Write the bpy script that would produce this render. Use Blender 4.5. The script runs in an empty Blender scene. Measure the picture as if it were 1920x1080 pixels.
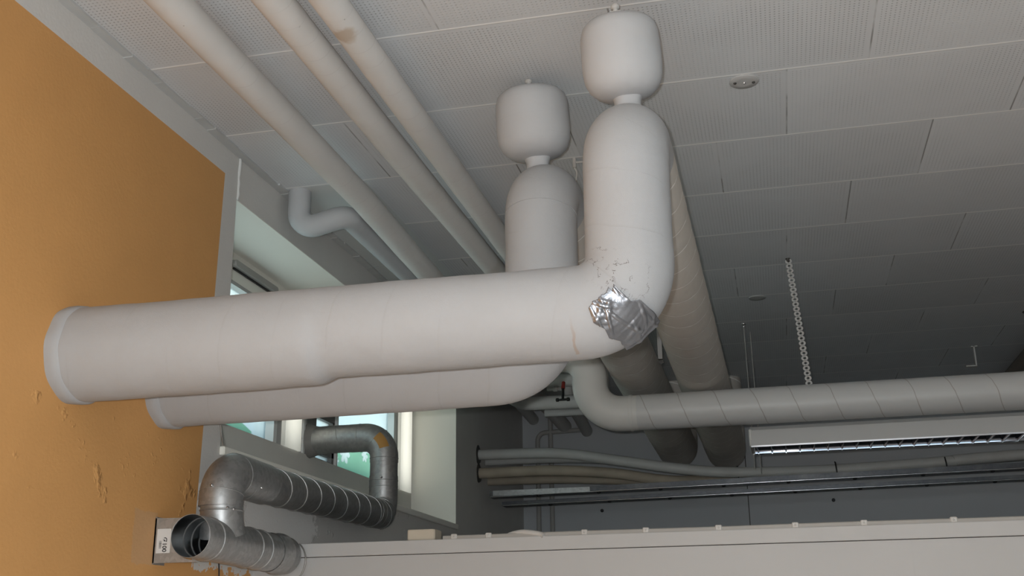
import bpy, math, random
import numpy as np
from mathutils import Vector, Matrix

C = bpy.context.scene.collection
SC = bpy.context.scene
random.seed(7)
EYE = 1.5                      # camera height above the floor (m)
CEIL = 1.372                   # ceiling height above the camera
WX = -1.464                    # face of the left wall
YF = 6.55                      # face of the far wall

# ------------------------------------------------------------------ camera
cam_d = bpy.data.cameras.new('camera')
cam = bpy.data.objects.new('camera', cam_d)
C.objects.link(cam)
cam_d.sensor_width = 36.0
cam_d.lens = 39.034
cam_d.clip_start = 0.05
_R = ((0.97319913, 0.22962064, -0.01256228),
      (-0.08074927, 0.29006899, -0.95359296),
      (-0.2153207, 0.92905024, 0.30083659))
cam.matrix_world = Matrix(((_R[0][0], -_R[1][0], -_R[2][0], 0),
                           (_R[0][1], -_R[1][1], -_R[2][1], 0),
                           (_R[0][2], -_R[1][2], -_R[2][2], EYE),
                           (0, 0, 0, 1)))
SC.camera = cam

# ------------------------------------------------------------------ world, lights, exposure
SC.view_settings.view_transform = 'Standard'
SC.view_settings.look = 'None'
SC.view_settings.gamma = 1.0
SC.view_settings.exposure = 0.0
W = bpy.data.worlds.new('sky')
SC.world = W
W.use_nodes = True
wn = W.node_tree.nodes
wt = W.node_tree
_g = wt.nodes.new('ShaderNodeTexCoord')
_x = wt.nodes.new('ShaderNodeSeparateXYZ')
wt.links.new(_g.outputs['Generated'], _x.inputs[0])
_r = wt.nodes.new('ShaderNodeValToRGB')                   # lower half made bright and warm to light the niche, hazy sky above
_r.color_ramp.elements[0].position = 0.44
_r.color_ramp.elements[0].color = (1.0, 0.93, 0.80, 1)
_r.color_ramp.elements[1].position = 0.52
_r.color_ramp.elements[1].color = (0.235, 0.27, 0.28, 1)
_m = wt.nodes.new('ShaderNodeMath')
_m.operation = 'MULTIPLY_ADD'
_m.inputs[1].default_value = 0.5
_m.inputs[2].default_value = 0.5
wt.links.new(_x.outputs[2], _m.inputs[0])
wt.links.new(_m.outputs[0], _r.inputs[0])
wt.links.new(_r.outputs[0], wn['Background'].inputs[0])
wn['Background'].inputs[1].default_value = 3.2

fl_d = bpy.data.lights.new('camera_flash', 'POINT')      # the built-in flash of the camera
fl_d.energy = 100.0
fl_d.color = (0.98, 0.99, 1.0)
fl_d.shadow_soft_size = 0.009
fl = bpy.data.objects.new('camera_flash', fl_d)
fl.location = (-0.028, 0.0, EYE + 0.024)
C.objects.link(fl)

dl_d = bpy.data.lights.new('added_fill_behind', 'AREA')   # added fill light, tilted down so the floor bounces it upward
dl_d.shape = 'RECTANGLE'
dl_d.size, dl_d.size_y = 3.0, 1.25
dl_d.energy = 60.0
dl_d.color = (0.97, 0.985, 1.0)
dl = bpy.data.objects.new('added_fill_behind', dl_d)
dl.location = (0.4, -2.57, EYE + 0.25)
dl.rotation_euler = (math.radians(20), 0, 0)
C.objects.link(dl)


# ------------------------------------------------------------------ node helpers
class NT:
    def __init__(s, name):
        s.m = bpy.data.materials.new(name)
        s.m.use_nodes = True
        s.t = s.m.node_tree
        s.n = s.t.nodes
        s.b = s.n['Principled BSDF']
        s.out = s.n['Material Output']

    def add(s, typ, **kw):
        n = s.n.new(typ)
        for k, v in kw.items():
            setattr(n, k, v)
        return n

    def link(s, a, b):
        s.t.links.new(a, b)

    def put(s, sock, v):
        if isinstance(v, (int, float)):
            sock.default_value = v
        elif isinstance(v, tuple):
            sock.default_value = v if len(v) != 3 or sock.type == 'VECTOR' else (*v, 1)
        else:
            s.link(v, sock)

    def math(s, op, a, b=0.0, c=0.0, clamp=False):
        n = s.add('ShaderNodeMath', operation=op, use_clamp=clamp)
        s.put(n.inputs[0], a)
        s.put(n.inputs[1], b)
        s.put(n.inputs[2], c)
        return n.outputs[0]

    def mix(s, f, a, b, mode='MIX'):
        n = s.add('ShaderNodeMix', data_type='RGBA', blend_type=mode)
        s.put(n.inputs[0], f)
        s.put(n.inputs[6], a)
        s.put(n.inputs[7], b)
        return n.outputs[2]

    def coord(s, kind='Object'):
        return s.add('ShaderNodeTexCoord').outputs[kind]

    def pos(s):
        return s.add('ShaderNodeNewGeometry').outputs['Position']

    def xyz(s, v):
        n = s.add('ShaderNodeSeparateXYZ')
        s.link(v, n.inputs[0])
        return n.outputs

    def noise(s, vec, scale, detail=3.0, rough=0.55, out=0, scl=None):
        if scl:
            mp = s.add('ShaderNodeMapping')
            mp.inputs['Scale'].default_value = scl
            s.link(vec, mp.inputs[0])
            vec = mp.outputs[0]
        n = s.add('ShaderNodeTexNoise')
        s.link(vec, n.inputs['Vector'])
        n.inputs['Scale'].default_value = scale
        n.inputs['Detail'].default_value = detail
        n.inputs['Roughness'].default_value = rough
        return n.outputs[out]

    def ramp(s, v, a, b, lo=0.0, hi=1.0):
        n = s.add('ShaderNodeMapRange', interpolation_type='SMOOTHSTEP')
        s.put(n.inputs[0], v)
        for i, x in enumerate((a, b, lo, hi)):
            n.inputs[i + 1].default_value = x
        return n.outputs[0]

    def bump(s, h, dist=0.002, strength=1.0, normal=None):
        n = s.add('ShaderNodeBump')
        n.inputs['Strength'].default_value = strength
        n.inputs['Distance'].default_value = dist
        s.link(h, n.inputs['Height'])
        if normal is not None:
            s.link(normal, n.inputs['Normal'])
        return n.outputs[0]

    def fin(s, base=None, rough=None, metal=None, normal=None, spec=None):
        for k, v in (('Base Color', base), ('Roughness', rough), ('Metallic', metal), ('Normal', normal), ('Specular IOR Level', spec)):
            if v is not None:
                s.put(s.b.inputs[k], v)
        return s.m


def plain(name, col, rough=0.6, metal=0.0, var=0.08, nscale=14.0, bumpd=0.0, spec=0.4):
    t = NT(name)
    p = t.pos()
    nz = t.noise(p, nscale, 4)
    k = t.math('MULTIPLY_ADD', nz, 2 * var, 1 - var)
    base = t.mix(1.0, col, k, 'MULTIPLY')
    nrm = t.bump(t.noise(p, nscale * 8, 3), bumpd) if bumpd else None
    return t.fin(base, rough, metal, nrm, spec)


def wrap_mat(name, col, pitch, turns, seam_dark=0.0, seam_light=0.0, stain=0.3, lap=0.0015, weave=1.0, spec=0.25, rough=0.62, seamw=0.06, full=False, cracks=False, spot=None):
    """painted cloth bandage wound round a pipe: U round, V along in metres"""
    t = NT(name)
    uv = t.coord('UV')
    x = t.xyz(uv)
    p = t.pos()
    wob = t.math('MULTIPLY_ADD', t.noise(p, 9, 2), 0.16, -0.08)
    ph = t.math('ADD', t.math('ADD', t.math('DIVIDE', x[1], pitch), t.math('MULTIPLY', x[0], turns)), wob)
    fr = t.math('FRACT', ph)
    seam = t.ramp(fr, 0.0, seamw, 1.0, 0.0)
    part = 1.0 if full else t.ramp(t.noise(p, 5.5, 2), 0.42, 0.62)            # seams fade in and out under the paint
    seam = t.math('MULTIPLY', seam, part)
    mott = t.math('MULTIPLY_ADD', t.noise(p, 7, 4, 0.6), 0.10, 0.95)
    base = t.mix(1.0, col, mott, 'MULTIPLY')
    st = t.ramp(t.noise(p, 3.3, 4, 0.6), 0.58, 0.80)
    base = t.mix(t.math('MULTIPLY', st, stain), base, (0.45, 0.36, 0.27))
    if seam_dark:
        base = t.mix(t.math('MULTIPLY', seam, seam_dark), base, (0.26, 0.22, 0.19))
    if seam_light:
        base = t.mix(t.math('MULTIPLY', seam, seam_light), base, (0.98, 0.96, 0.92))
    sp = t.ramp(t.noise(p, 60, 2, 0.4), 0.80, 0.84)
    base = t.mix(t.math('MULTIPLY', sp, 0.5), base, (0.2, 0.17, 0.14))
    if cracks:
        px = t.xyz(p)
        def near(c, rad):
            v = t.add('ShaderNodeVectorMath', operation='DISTANCE')
            t.link(p, v.inputs[0]); v.inputs[1].default_value = (c[0], c[1], c[2] + EYE)
            return t.ramp(v.outputs['Value'], rad * .45, rad, 1.0, 0.0)
        nz = t.noise(p, 26, 4, 0.65)
        line = t.ramp(t.math('ABSOLUTE', t.math('SUBTRACT', nz, .5)), .004, .013, 1.0, 0.0)
        brk = t.ramp(t.noise(p, 45, 2), .46, .56)
        zone = t.math('MAXIMUM', near((-.30, 1.985, .690), .055), t.math('MAXIMUM', near((-.255, 1.985, .655), .055), near((-.21, 1.985, .635), .045)))
        zone = t.math('MAXIMUM', zone, t.math('MAXIMUM', near((-1.07, 1.975, .614), .012), near((-.22, 1.985, .615), .03)))
        ck = t.math('MULTIPLY', t.math('MULTIPLY', line, brk), zone)
        base = t.mix(t.math('MULTIPLY', ck, .8), base, (0.10, 0.08, 0.06))
        # brown drip run
        wv_ = t.math('MULTIPLY_ADD', t.noise(p, 30, 2), .012, -.006)
        dx = t.math('ABSOLUTE', t.math('ADD', t.math('ADD', px[0], .348), wv_))
        dr = t.math('MULTIPLY', t.ramp(dx, .0012, .0042, 1.0, 0.0), t.math('MULTIPLY', t.ramp(px[2], EYE + .508, EYE + .514), t.ramp(px[2], EYE + .53, EYE + .585, 1.0, 0.0)))
        dr = t.math('MULTIPLY', dr, t.math('LESS_THAN', px[1], 2.05))
        base = t.mix(t.math('MULTIPLY', dr, .42), base, (0.36, 0.22, 0.12))
    if spot:
        v = t.add('ShaderNodeVectorMath', operation='DISTANCE')
        t.link(p, v.inputs[0]); v.inputs[1].default_value = (spot[0], spot[1], spot[2] + EYE)
        sp2 = t.ramp(t.math('ADD', v.outputs['Value'], t.math('MULTIPLY_ADD', t.noise(p, 30, 3), .04, -.02)), .018, .038, 1.0, 0.0)
        base = t.mix(t.math('MULTIPLY', sp2, .55), base, (0.40, 0.27, 0.15))
    # height: overlap steps, cloth weave, soft lumps
    step = t.math('MULTIPLY', fr, part)
    n1 = t.bump(step, lap, 0.8)
    wv = t.noise(uv, 1.0, 2, 0.5, scl=(260, 700, 1))
    n2 = t.bump(wv, 0.00035 * weave, 0.8, n1)
    n3 = t.bump(t.noise(p, 14, 3, 0.5), 0.004, 0.6, n2)
    return t.fin(base, rough, 0.0, n3, spec)


def galv(name, col=(0.47, 0.48, 0.48), rough=0.36, dark=0.25):
    t = NT(name)
    p = t.pos()
    v = t.add('ShaderNodeTexVoronoi')
    v.inputs['Scale'].default_value = 95
    t.link(p, v.inputs['Vector'])
    k = t.math('MULTIPLY_ADD', t.xyz(v.outputs['Color'])[0], 0.22, 0.88)
    base = t.mix(1.0, col, k, 'MULTIPLY')
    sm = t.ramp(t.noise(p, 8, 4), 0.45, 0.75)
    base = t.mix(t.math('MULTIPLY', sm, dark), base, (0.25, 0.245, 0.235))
    r = t.math('MULTIPLY_ADD', t.noise(p, 30, 3), 0.18, rough - 0.09)
    n = t.bump(t.noise(p, 22, 2), 0.0015, 0.35)
    return t.fin(base, r, 0.82, n)


M = {}
M['wrap'] = wrap_mat('white_cloth_wrap', (0.420, 0.426, 0.436), 0.115, 1.0, seam_dark=0.10, stain=0.10, lap=0.0016, cracks=True)
M['wrap_riser'] = wrap_mat('white_cloth_wrap_smooth', (0.425, 0.430, 0.438), 0.16, 1.0, seam_dark=0.04, stain=0.10, lap=0.0008)
M['wrap_back'] = wrap_mat('flash_toned_spiral_wrap', (0.60, 0.56, 0.51), 0.125, 1.0, seam_dark=0.0, seam_light=1.0, stain=0.42, lap=0.0008, seamw=0.085, full=True)  # creamier cast of distance and flash put into this wrap colour
M['wrap_slim'] = wrap_mat('cream_slim_wrap', (0.68, 0.66, 0.635), 0.07, 1.0, seam_dark=0.14, stain=0.35, lap=0.0012, spot=(-.846, 2.03, 1.272))
M['wrap_spiral'] = wrap_mat('white_spiral_sheet', (0.55, 0.55, 0.54), 0.135, -1.0, seam_dark=0.85, stain=0.04, lap=0.0007, weave=0.3, spec=0.4, rough=0.42, seamw=0.035, full=True)
M['wrap_dim'] = wrap_mat('grey_painted_pipe', (0.60, 0.60, 0.58), 0.3, 0.0, seam_dark=0.0, stain=0.3, lap=0.0002, weave=0.3)
M['plaster_cap'] = wrap_mat('white_plaster_vessel', (0.470, 0.475, 0.485), 0.05, 0.0, seam_dark=0.0, stain=0.14, lap=0.0003, weave=0.6)
M['galv'] = galv('galvanised_steel', (0.45, 0.455, 0.455), 0.47)
M['galv_dark'] = galv('galvanised_steel_dull', (0.40, 0.40, 0.395), 0.44, 0.4)
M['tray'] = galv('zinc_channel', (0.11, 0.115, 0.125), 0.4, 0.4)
M['white'] = plain('white_paint', (0.70, 0.70, 0.68), 0.5, var=0.04)
M['offwhite'] = plain('offwhite_plastic', (0.62, 0.61, 0.58), 0.45, var=0.05)
M['partition'] = plain('partition_board', (0.452, 0.447, 0.440), 0.55, var=0.04, nscale=5)
M['rail'] = plain('partition_rail_paint', (0.455, 0.45, 0.442), 0.55, var=0.06, nscale=9)
M['clip'] = plain('cable_clip_plastic', (0.50, 0.485, 0.46), 0.45)
M['cable'] = plain('cream_cable', (0.34, 0.325, 0.30), 0.5)
M['beige'] = plain('beige_block', (0.52, 0.46, 0.37), 0.7)
M['black'] = plain('black_plastic', (0.02, 0.02, 0.02), 0.5)
M['darkmetal'] = plain('dark_metal', (0.07, 0.065, 0.06), 0.5, 0.3)
M['red'] = plain('red_valve_paint', (0.35, 0.05, 0.04), 0.5)
M['wire'] = plain('steel_wire', (0.30, 0.29, 0.27), 0.4, 0.7)
M['brown'] = plain('brown_pipe_paint', (0.20, 0.17, 0.14), 0.6)
M['rust'] = plain('rusty_conduit', (0.42, 0.36, 0.28), 0.65, var=0.3, nscale=9)
M['conduit'] = plain('grey_conduit', (0.50, 0.50, 0.48), 0.5, var=0.12)
M['farpipe'] = plain('far_pipe_paint', (0.40, 0.39, 0.37), 0.55)
M['sticker_white'] = plain('sticker_paper', (0.66, 0.65, 0.63), 0.55, var=0.03)
M['sticker_orange'] = plain('orange_sticker', (0.42, 0.22, 0.06), 0.6)
M['ink'] = plain('black_ink', (0.03, 0.03, 0.03), 0.6)
M['lamp_white'] = plain('lamp_housing_enamel', (0.50, 0.50, 0.49), 0.38, var=0.03)
M['screw'] = plain('screw_steel', (0.6, 0.6, 0.6), 0.25, 0.9)
M['frame'] = plain('white_window_frame', (0.78, 0.79, 0.77), 0.4, var=0.02)
M['frame_grey'] = plain('grey_window_profile', (0.42, 0.42, 0.41), 0.45, var=0.05)
M['frame_dark'] = plain('dark_gasket', (0.06, 0.06, 0.065), 0.6)
M['board'] = plain('grey_filler_board', (0.21, 0.20, 0.19), 0.6, var=0.1)
M['spandrel'] = plain('window_board_paint', (0.66, 0.64, 0.60), 0.55, var=0.05)
M['sill'] = plain('cream_sill_board', (0.92, 0.90, 0.82), 0.35, var=0.03)
M['petal'] = plain('white_petal_paint', (0.80, 0.82, 0.78), 0.6)
M['trim'] = plain('ceiling_edge_trim', (0.52, 0.52, 0.51), 0.55, var=0.1)
M['vent'] = plain('vent_grey', (0.34, 0.33, 0.31), 0.5)
M['caulk'] = plain('ceiling_plug', (0.48, 0.47, 0.46), 0.5, var=0.06)

# reflector: brushed bright aluminium
t = NT('bright_aluminium')
M['alu'] = t.fin((0.66, 0.68, 0.72), 0.10, 1.0)
t = NT('lamp_mirror')
M['mirror'] = t.fin((0.24, 0.25, 0.29), 0.05, 1.0)
t = NT('bright_lip_metal')
M['lip'] = t.fin((0.75, 0.77, 0.80), 0.24, 1.0)
t = NT('duct_inside_shaded')
M['inside'] = t.fin((0.30, 0.32, 0.33), 0.30, 1.0)  # darker metal: lack of light deep in the mouth put into the colour
# glass tube of the lamp, unlit
t = NT('lamp_tube_glass')
M['tube'] = t.fin((0.30, 0.30, 0.30), 0.12, 0.0, spec=0.6)

# duct tape: crumpled aluminium-grey
t = NT('duct_tape')
p = t.pos()
cr = t.noise(p, 34, 4, 0.6)
fine = t.noise(p, 160, 2)
n = t.bump(fine, 0.0006, 0.7)
M['tape'] = t.fin(t.mix(cr, (0.25, 0.26, 0.285), (0.40, 0.41, 0.44)), t.math('MULTIPLY_ADD', cr, 0.2, 0.24), 0.85, n)

# left wall: orange paint field, grey plaster border, ragged white patch low down
t = NT('orange_and_grey_wall_paint')
p = t.pos()
x = t.xyz(p)
rag = t.math('MULTIPLY_ADD', t.noise(p, 26, 4, 0.7), 0.14, -0.07)
edge = t.math('MULTIPLY_ADD', x[2], 0.028, 2.604)
in_y = t.math('LESS_THAN', x[1], edge)
in_z = t.math('LESS_THAN', x[2], EYE + 1.286)
low = t.math('MULTIPLY', t.math('LESS_THAN', t.math('ADD', x[2], rag), EYE + 0.185), t.math('LESS_THAN', x[1], 3.3))
om = t.math('MAXIMUM', t.math('MULTIPLY', in_y, in_z), low)
onz = t.math('MULTIPLY_ADD', t.noise(p, 6, 4), 0.14, 0.93)
orange = t.mix(1.0, (0.66, 0.345, 0.125), onz, 'MULTIPLY')
gnz = t.math('MULTIPLY_ADD', t.noise(p, 5, 4), 0.16, 0.92)
grey = t.mix(1.0, (0.66, 0.64, 0.61), gnz, 'MULTIPLY')
# bare white plaster patches under the window
d = t.math('ADD', t.math('POWER', t.math('DIVIDE', t.math('SUBTRACT', x[1], 3.05), 0.42), 2.0),
           t.math('POWER', t.math('DIVIDE', t.math('SUBTRACT', x[2], EYE + 0.36), 0.13), 2.0))
pm = t.math('LESS_THAN', t.math('ADD', d, t.math('MULTIPLY', rag, 8.0)), 0.9)
grey = t.mix(pm, grey, (0.90, 0.88, 0.85))
# bare rectangle smear left of the bracket plate
sm = t.math('MULTIPLY', t.math('MULTIPLY', t.math('GREATER_THAN', t.math('ADD', x[1], t.math('MULTIPLY', rag, .2)), 2.37), t.math('LESS_THAN', x[1], 2.47)),
            t.math('LESS_THAN', t.math('ABSOLUTE', t.math('SUBTRACT', x[2], t.math('ADD', EYE + 0.24, t.math('MULTIPLY', rag, .3)))), 0.06))
orange = t.mix(t.math('MULTIPLY', sm, 0.35), orange, (0.52, 0.36, 0.24))
base = t.mix(om, grey, orange)
n1 = t.bump(t.noise(p, 120, 3), 0.0012, 0.5)
lump = t.ramp(t.noise(p, 11, 4, 0.65), 0.60, 0.74)
zone = t.math('MULTIPLY', t.math('LESS_THAN', t.math('ABSOLUTE', t.math('SUBTRACT', x[2], EYE + 0.40)), 0.10), t.math('GREATER_THAN', x[1], 1.7))
n2 = t.bump(t.math('MULTIPLY', lump, zone), 0.006, 0.7, n1)
M['wall_left'] = t.fin(base, 0.62, 0.0, n2, 0.25)

M['wall_far'] = plain('far_wall_paint', (0.515, 0.53, 0.545), 0.6, var=0.05, nscale=3)
M['wall_plain'] = plain('plain_wall_paint', (0.45, 0.44, 0.42), 0.7)
M['floor'] = plain('grey_floor_vinyl', (0.50, 0.49, 0.47), 0.5)
M['reveal'] = plain('light_reveal_paint', (0.80, 0.78, 0.71), 0.6, var=0.03, nscale=3)

# ceiling: perforated boards 0.4 x 0.6 m in a running bond
t = NT('perforated_ceiling_boards')
p = t.pos()
x = t.xyz(p)
row = t.math('DIVIDE', t.math('SUBTRACT', x[1], 2.222), 0.3995)
ri = t.math('FLOOR', row)
rf = t.math('FRACT', row)
col_ = t.math('DIVIDE', t.math('ADD', t.math('SUBTRACT', x[0], 0.317), t.math('MULTIPLY', ri, 0.2)), 0.6)
cf = t.math('FRACT', col_)
ci = t.math('FLOOR', col_)
cmb = t.add('ShaderNodeCombineXYZ')
t.link(ri, cmb.inputs[0])
t.link(ci, cmb.inputs[1])
wnz = t.add('ShaderNodeTexWhiteNoise')
t.link(cmb.outputs[0], wnz.inputs['Vector'])
tone = t.math('MULTIPLY_ADD', wnz.outputs['Value'], 0.10, 0.95)
cloud = t.math('MULTIPLY_ADD', t.noise(p, 2.6, 4), 0.14, 0.93)
base = t.mix(1.0, (0.665, 0.675, 0.685), t.math('MULTIPLY', tone, cloud), 'MULTIPLY')
# holes
PIT = 0.0105
hx = t.math('SUBTRACT', t.math('FRACT', t.math('DIVIDE', x[0], PIT)), 0.5)
hy = t.math('SUBTRACT', t.math('FRACT', t.math('DIVIDE', x[1], PIT)), 0.5)
hr = t.math('SQRT', t.math('ADD', t.math('MULTIPLY', hx, hx), t.math('MULTIPLY', hy, hy)))
hole = t.ramp(hr, 0.15, 0.23, 1.0, 0.0)
plainz = t.math('MULTIPLY', t.math('LESS_THAN', x[0], -1.17), t.math('GREATER_THAN', x[1], 3.03))
hole = t.math('MULTIPLY', hole, t.math('SUBTRACT', 1.0, plainz))
inb = t.math('MULTIPLY', t.ramp(t.math('ABSOLUTE', t.math('SUBTRACT', rf, 0.5)), 0.465, 0.47, 1, 0),
             t.ramp(t.math('ABSOLUTE', t.math('SUBTRACT', cf, 0.5)), 0.475, 0.48, 1, 0))
hole = t.math('MULTIPLY', hole, inb)
filled = t.ramp(t.noise(p, 3.1, 3), 0.42, 0.62, 0.25, 1.0)
base = t.mix(t.math('MULTIPLY', t.math('MULTIPLY', hole, filled), 0.45), base, (0.14, 0.135, 0.13))
# long joints: filled, lighter; short joints: thin and dark, broken
rd = t.math('MINIMUM', rf, t.math('SUBTRACT', 1.0, rf))
cd = t.math('MINIMUM', cf, t.math('SUBTRACT', 1.0, cf))
long_ = t.ramp(rd, 0.006, 0.010, 1.0, 0.0)
short = t.ramp(cd, 0.0022, 0.0040, 1.0, 0.0)
brk = t.ramp(t.noise(p, 5.5, 3), 0.40, 0.55, 0.12, 0.8)
short = t.math('MULTIPLY', short, brk)
base = t.mix(t.math('MULTIPLY', short, t.math('SUBTRACT', 1.0, plainz)), base, (0.24, 0.23, 0.22))
base = t.mix(t.math('MULTIPLY', long_, 0.95), base, (0.92, 0.91, 0.89))
base = t.mix(t.math('MULTIPLY', plainz, 0.8), base, (0.62, 0.63, 0.61))
n1 = t.bump(hole, 0.002, 0.5)
n1.node.invert = True
n2 = t.bump(t.math('ADD', t.math('SUBTRACT', 1.0, short), t.math('MULTIPLY', long_, 0.6)), 0.002, 0.6, n1)
M['ceiling'] = t.fin(base, 0.6, 0.0, n2, 0.3)

# window film: milky glass letting daylight through, pale blue
def film(name, tint, trans, clear):
    t = NT(name)
    p = t.pos()
    k = t.math('MULTIPLY_ADD', t.noise(p, 6, 3), 0.2, 0.9)
    c = t.mix(1.0, tint, k, 'MULTIPLY')
    tr = t.add('ShaderNodeBsdfTranslucent')
    t.link(c, tr.inputs[0])
    tp = t.add('ShaderNodeBsdfTransparent')
    t.put(tp.inputs[0], tint)
    gl = t.add('ShaderNodeBsdfGlossy')
    gl.inputs['Roughness'].default_value = 0.05
    mx = t.add('ShaderNodeMixShader')
    mx.inputs[0].default_value = clear
    t.link(tr.outputs[0], mx.inputs[1])
    t.link(tp.outputs[0], mx.inputs[2])
    fr = t.add('ShaderNodeMixShader')
    fr.inputs[0].default_value = 0.05
    t.link(mx.outputs[0], fr.inputs[1])
    t.link(gl.outputs[0], fr.inputs[2])
    t.link(fr.outputs[0], t.out.inputs[0])
    return t.m


M['glass'] = film('milky_window_glass', (0.72, 0.84, 0.90), 0.5, 0.55)
M['opal'] = film('opal_infill_panel', (0.95, 0.96, 0.94), 0.5, 0.0)
M['green'] = film('green_window_paint', (0.36, 0.62, 0.43), 0.5, 0.25)


# ------------------------------------------------------------------ geometry helpers
def v3(p):
    return (p[0], p[1], p[2] + EYE)


class MB:
    """collects shapes of ONE mesh object; heights are given relative to the camera and lifted by EYE"""
    def __init__(s):
        s.v, s.f, s.sm, s.uv = [], [], [], []

    def face(s, idx, uv=None, smooth=False):
        s.f.append(tuple(idx))
        s.sm.append(smooth)
        s.uv.append(uv or [(0, 0)] * len(idx))

    def box(s, a, b, bev=0.0):
        (x0, y0, z0), (x1, y1, z1) = a, b
        x0, x1 = min(x0, x1), max(x0, x1)
        y0, y1 = min(y0, y1), max(y0, y1)
        z0, z1 = min(z0, z1), max(z0, z1)
        q = bev
        if q <= 0:
            b0 = len(s.v)
            for z in (z0, z1):
                for (xx, yy) in ((x0, y0), (x1, y0), (x1, y1), (x0, y1)):
                    s.v.append((xx, yy, z))
            for f in ((0, 3, 2, 1), (4, 5, 6, 7), (0, 1, 5, 4), (1, 2, 6, 5), (2, 3, 7, 6), (3, 0, 4, 7)):
                s.face([b0 + i for i in f])
            return
        # chamfered box: octagonal plan, chamfered top and bottom
        def ring(z, ins):
            r = []
            X0, X1, Y0, Y1 = x0 + ins, x1 - ins, y0 + ins, y1 - ins
            for (xx, yy) in ((X0 + q, Y0), (X1 - q, Y0), (X1, Y0 + q), (X1, Y1 - q), (X1 - q, Y1), (X0 + q, Y1), (X0, Y1 - q), (X0, Y0 + q)):
                r.append((xx, yy, z))
            return r
        rs = [ring(z0, q * .6), ring(z0 + q, 0), ring(z1 - q, 0), ring(z1, q * .6)]
        b0 = len(s.v)
        for r in rs:
            s.v += r
        for k in range(3):
            for i in range(8):
                j = (i + 1) % 8
                s.face([b0 + 8 * k + i, b0 + 8 * k + j, b0 + 8 * k + 8 + j, b0 + 8 * k + 8 + i])
        s.face([b0 + 7 - i for i in range(8)])
        s.face([b0 + 24 + i for i in range(8)])

    def rings(s, rs, uvs=None, closed=True, cap0=True, cap1=True, smooth=True):
        n = len(rs[0])
        b0 = len(s.v)
        for r in rs:
            s.v += [tuple(p) for p in r]
        for k in range(len(rs) - 1):
            for i in range(n if closed else n - 1):
                j = (i + 1) % n
                a, b, c, d = b0 + k * n + i, b0 + k * n + j, b0 + (k + 1) * n + j, b0 + (k + 1) * n + i
                uv = None
                if uvs:
                    u0, u1 = i / n, (i + 1) / n
                    uv = [(u0, uvs[k]), (u1, uvs[k]), (u1, uvs[k + 1]), (u0, uvs[k + 1])]
                s.face([a, b, c, d], uv, smooth)
        for flag, r, rev, vv in ((cap0, rs[0], True, 0), (cap1, rs[-1], False, 1)):
            if flag:
                c0 = len(s.v)
                s.v += [tuple(p) for p in r]
                ids = [c0 + i for i in range(n)]
                s.face(ids[::-1] if rev else ids, [(0, (uvs[-1] if (uvs and vv) else (uvs[0] if uvs else 0)))] * n, False)

    def tube(s, pts, rad, n=40, cap0=True, cap1=True, deform=None):
        P = [np.array(p, float) for p in pts]
        if not hasattr(rad, '__len__'):
            rad = [rad] * len(P)
        fr = frames(P)
        rs, L, acc = [], [], 0.0
        for k, p in enumerate(P):
            if k:
                acc += float(np.linalg.norm(p - P[k - 1]))
            L.append(acc)
            _, a, b = fr[k]
            ring = []
            for i in range(n):
                th = 2 * math.pi * i / n
                d = a * math.cos(th) + b * math.sin(th)
                r = rad[k]
                if deform:
                    r = deform(r, acc, th, p, d)
                ring.append(p + d * r)
            rs.append(ring)
        s.rings(rs, L, True, cap0, cap1)

    def lathe(s, prof, origin, axis=(0, 0, 1), n=40, cap0=False, cap1=False, wob=0.0):
        ax = np.array(axis, float)
        ax /= np.linalg.norm(ax)
        h = np.array((1, 0, 0)) if abs(ax[0]) < 0.9 else np.array((0, 1, 0))
        a = np.cross(ax, h)
        a /= np.linalg.norm(a)
        b = np.cross(ax, a)
        o = np.array(origin, float)
        rs = []
        for (r, z) in prof:
            ring = []
            for i in range(n):
                th = 2 * math.pi * i / n
                rr = r * (1 + wob * (math.sin(3 * th + z * 31) * .5 + math.sin(5 * th - z * 47 + 1.3) * .35))
                ring.append(o + ax * z + (a * math.cos(th) + b * math.sin(th)) * rr)
            rs.append(ring)
        s.rings(rs, [q[1] for q in prof], True, cap0, cap1)

    def build(s, name, mat, parent=None, lift=True):
        me = bpy.data.meshes.new(name)
        vs = [(p[0], p[1], p[2] + (EYE if lift else 0)) for p in s.v]
        me.from_pydata(vs, [], s.f)
        me.polygons.foreach_set('use_smooth', s.sm)
        uvl = me.uv_layers.new(name='UVMap')
        flat = []
        for u in s.uv:
            for q in u:
                flat += [q[0], q[1]]
        uvl.data.foreach_set('uv', flat)
        me.materials.append(mat)
        me.update()
        o = bpy.data.objects.new(name, me)
        C.objects.link(o)
        if parent is not None:
            o.parent = parent
            root = parent
            while root.parent is not None:
                root = root.parent
            if root.type == 'EMPTY':
                me.transform(Matrix.Translation(-root.location))
        return o


def frames(P):
    out = []
    prev = None
    for k in range(len(P)):
        if k == 0:
            tg = P[1] - P[0]
        elif k == len(P) - 1:
            tg = P[-1] - P[-2]
        else:
            tg = P[k + 1] - P[k - 1]
        tg = tg / (np.linalg.norm(tg) + 1e-12)
        if prev is None:
            h = np.array((0, 0, 1.0)) if abs(tg[2]) < 0.9 else np.array((1.0, 0, 0))
            a = h - tg * h.dot(tg)
        else:
            a = prev - tg * prev.dot(tg)
        a = a / np.linalg.norm(a)
        prev = a
        out.append((tg, a, np.cross(tg, a)))
    return out


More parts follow.
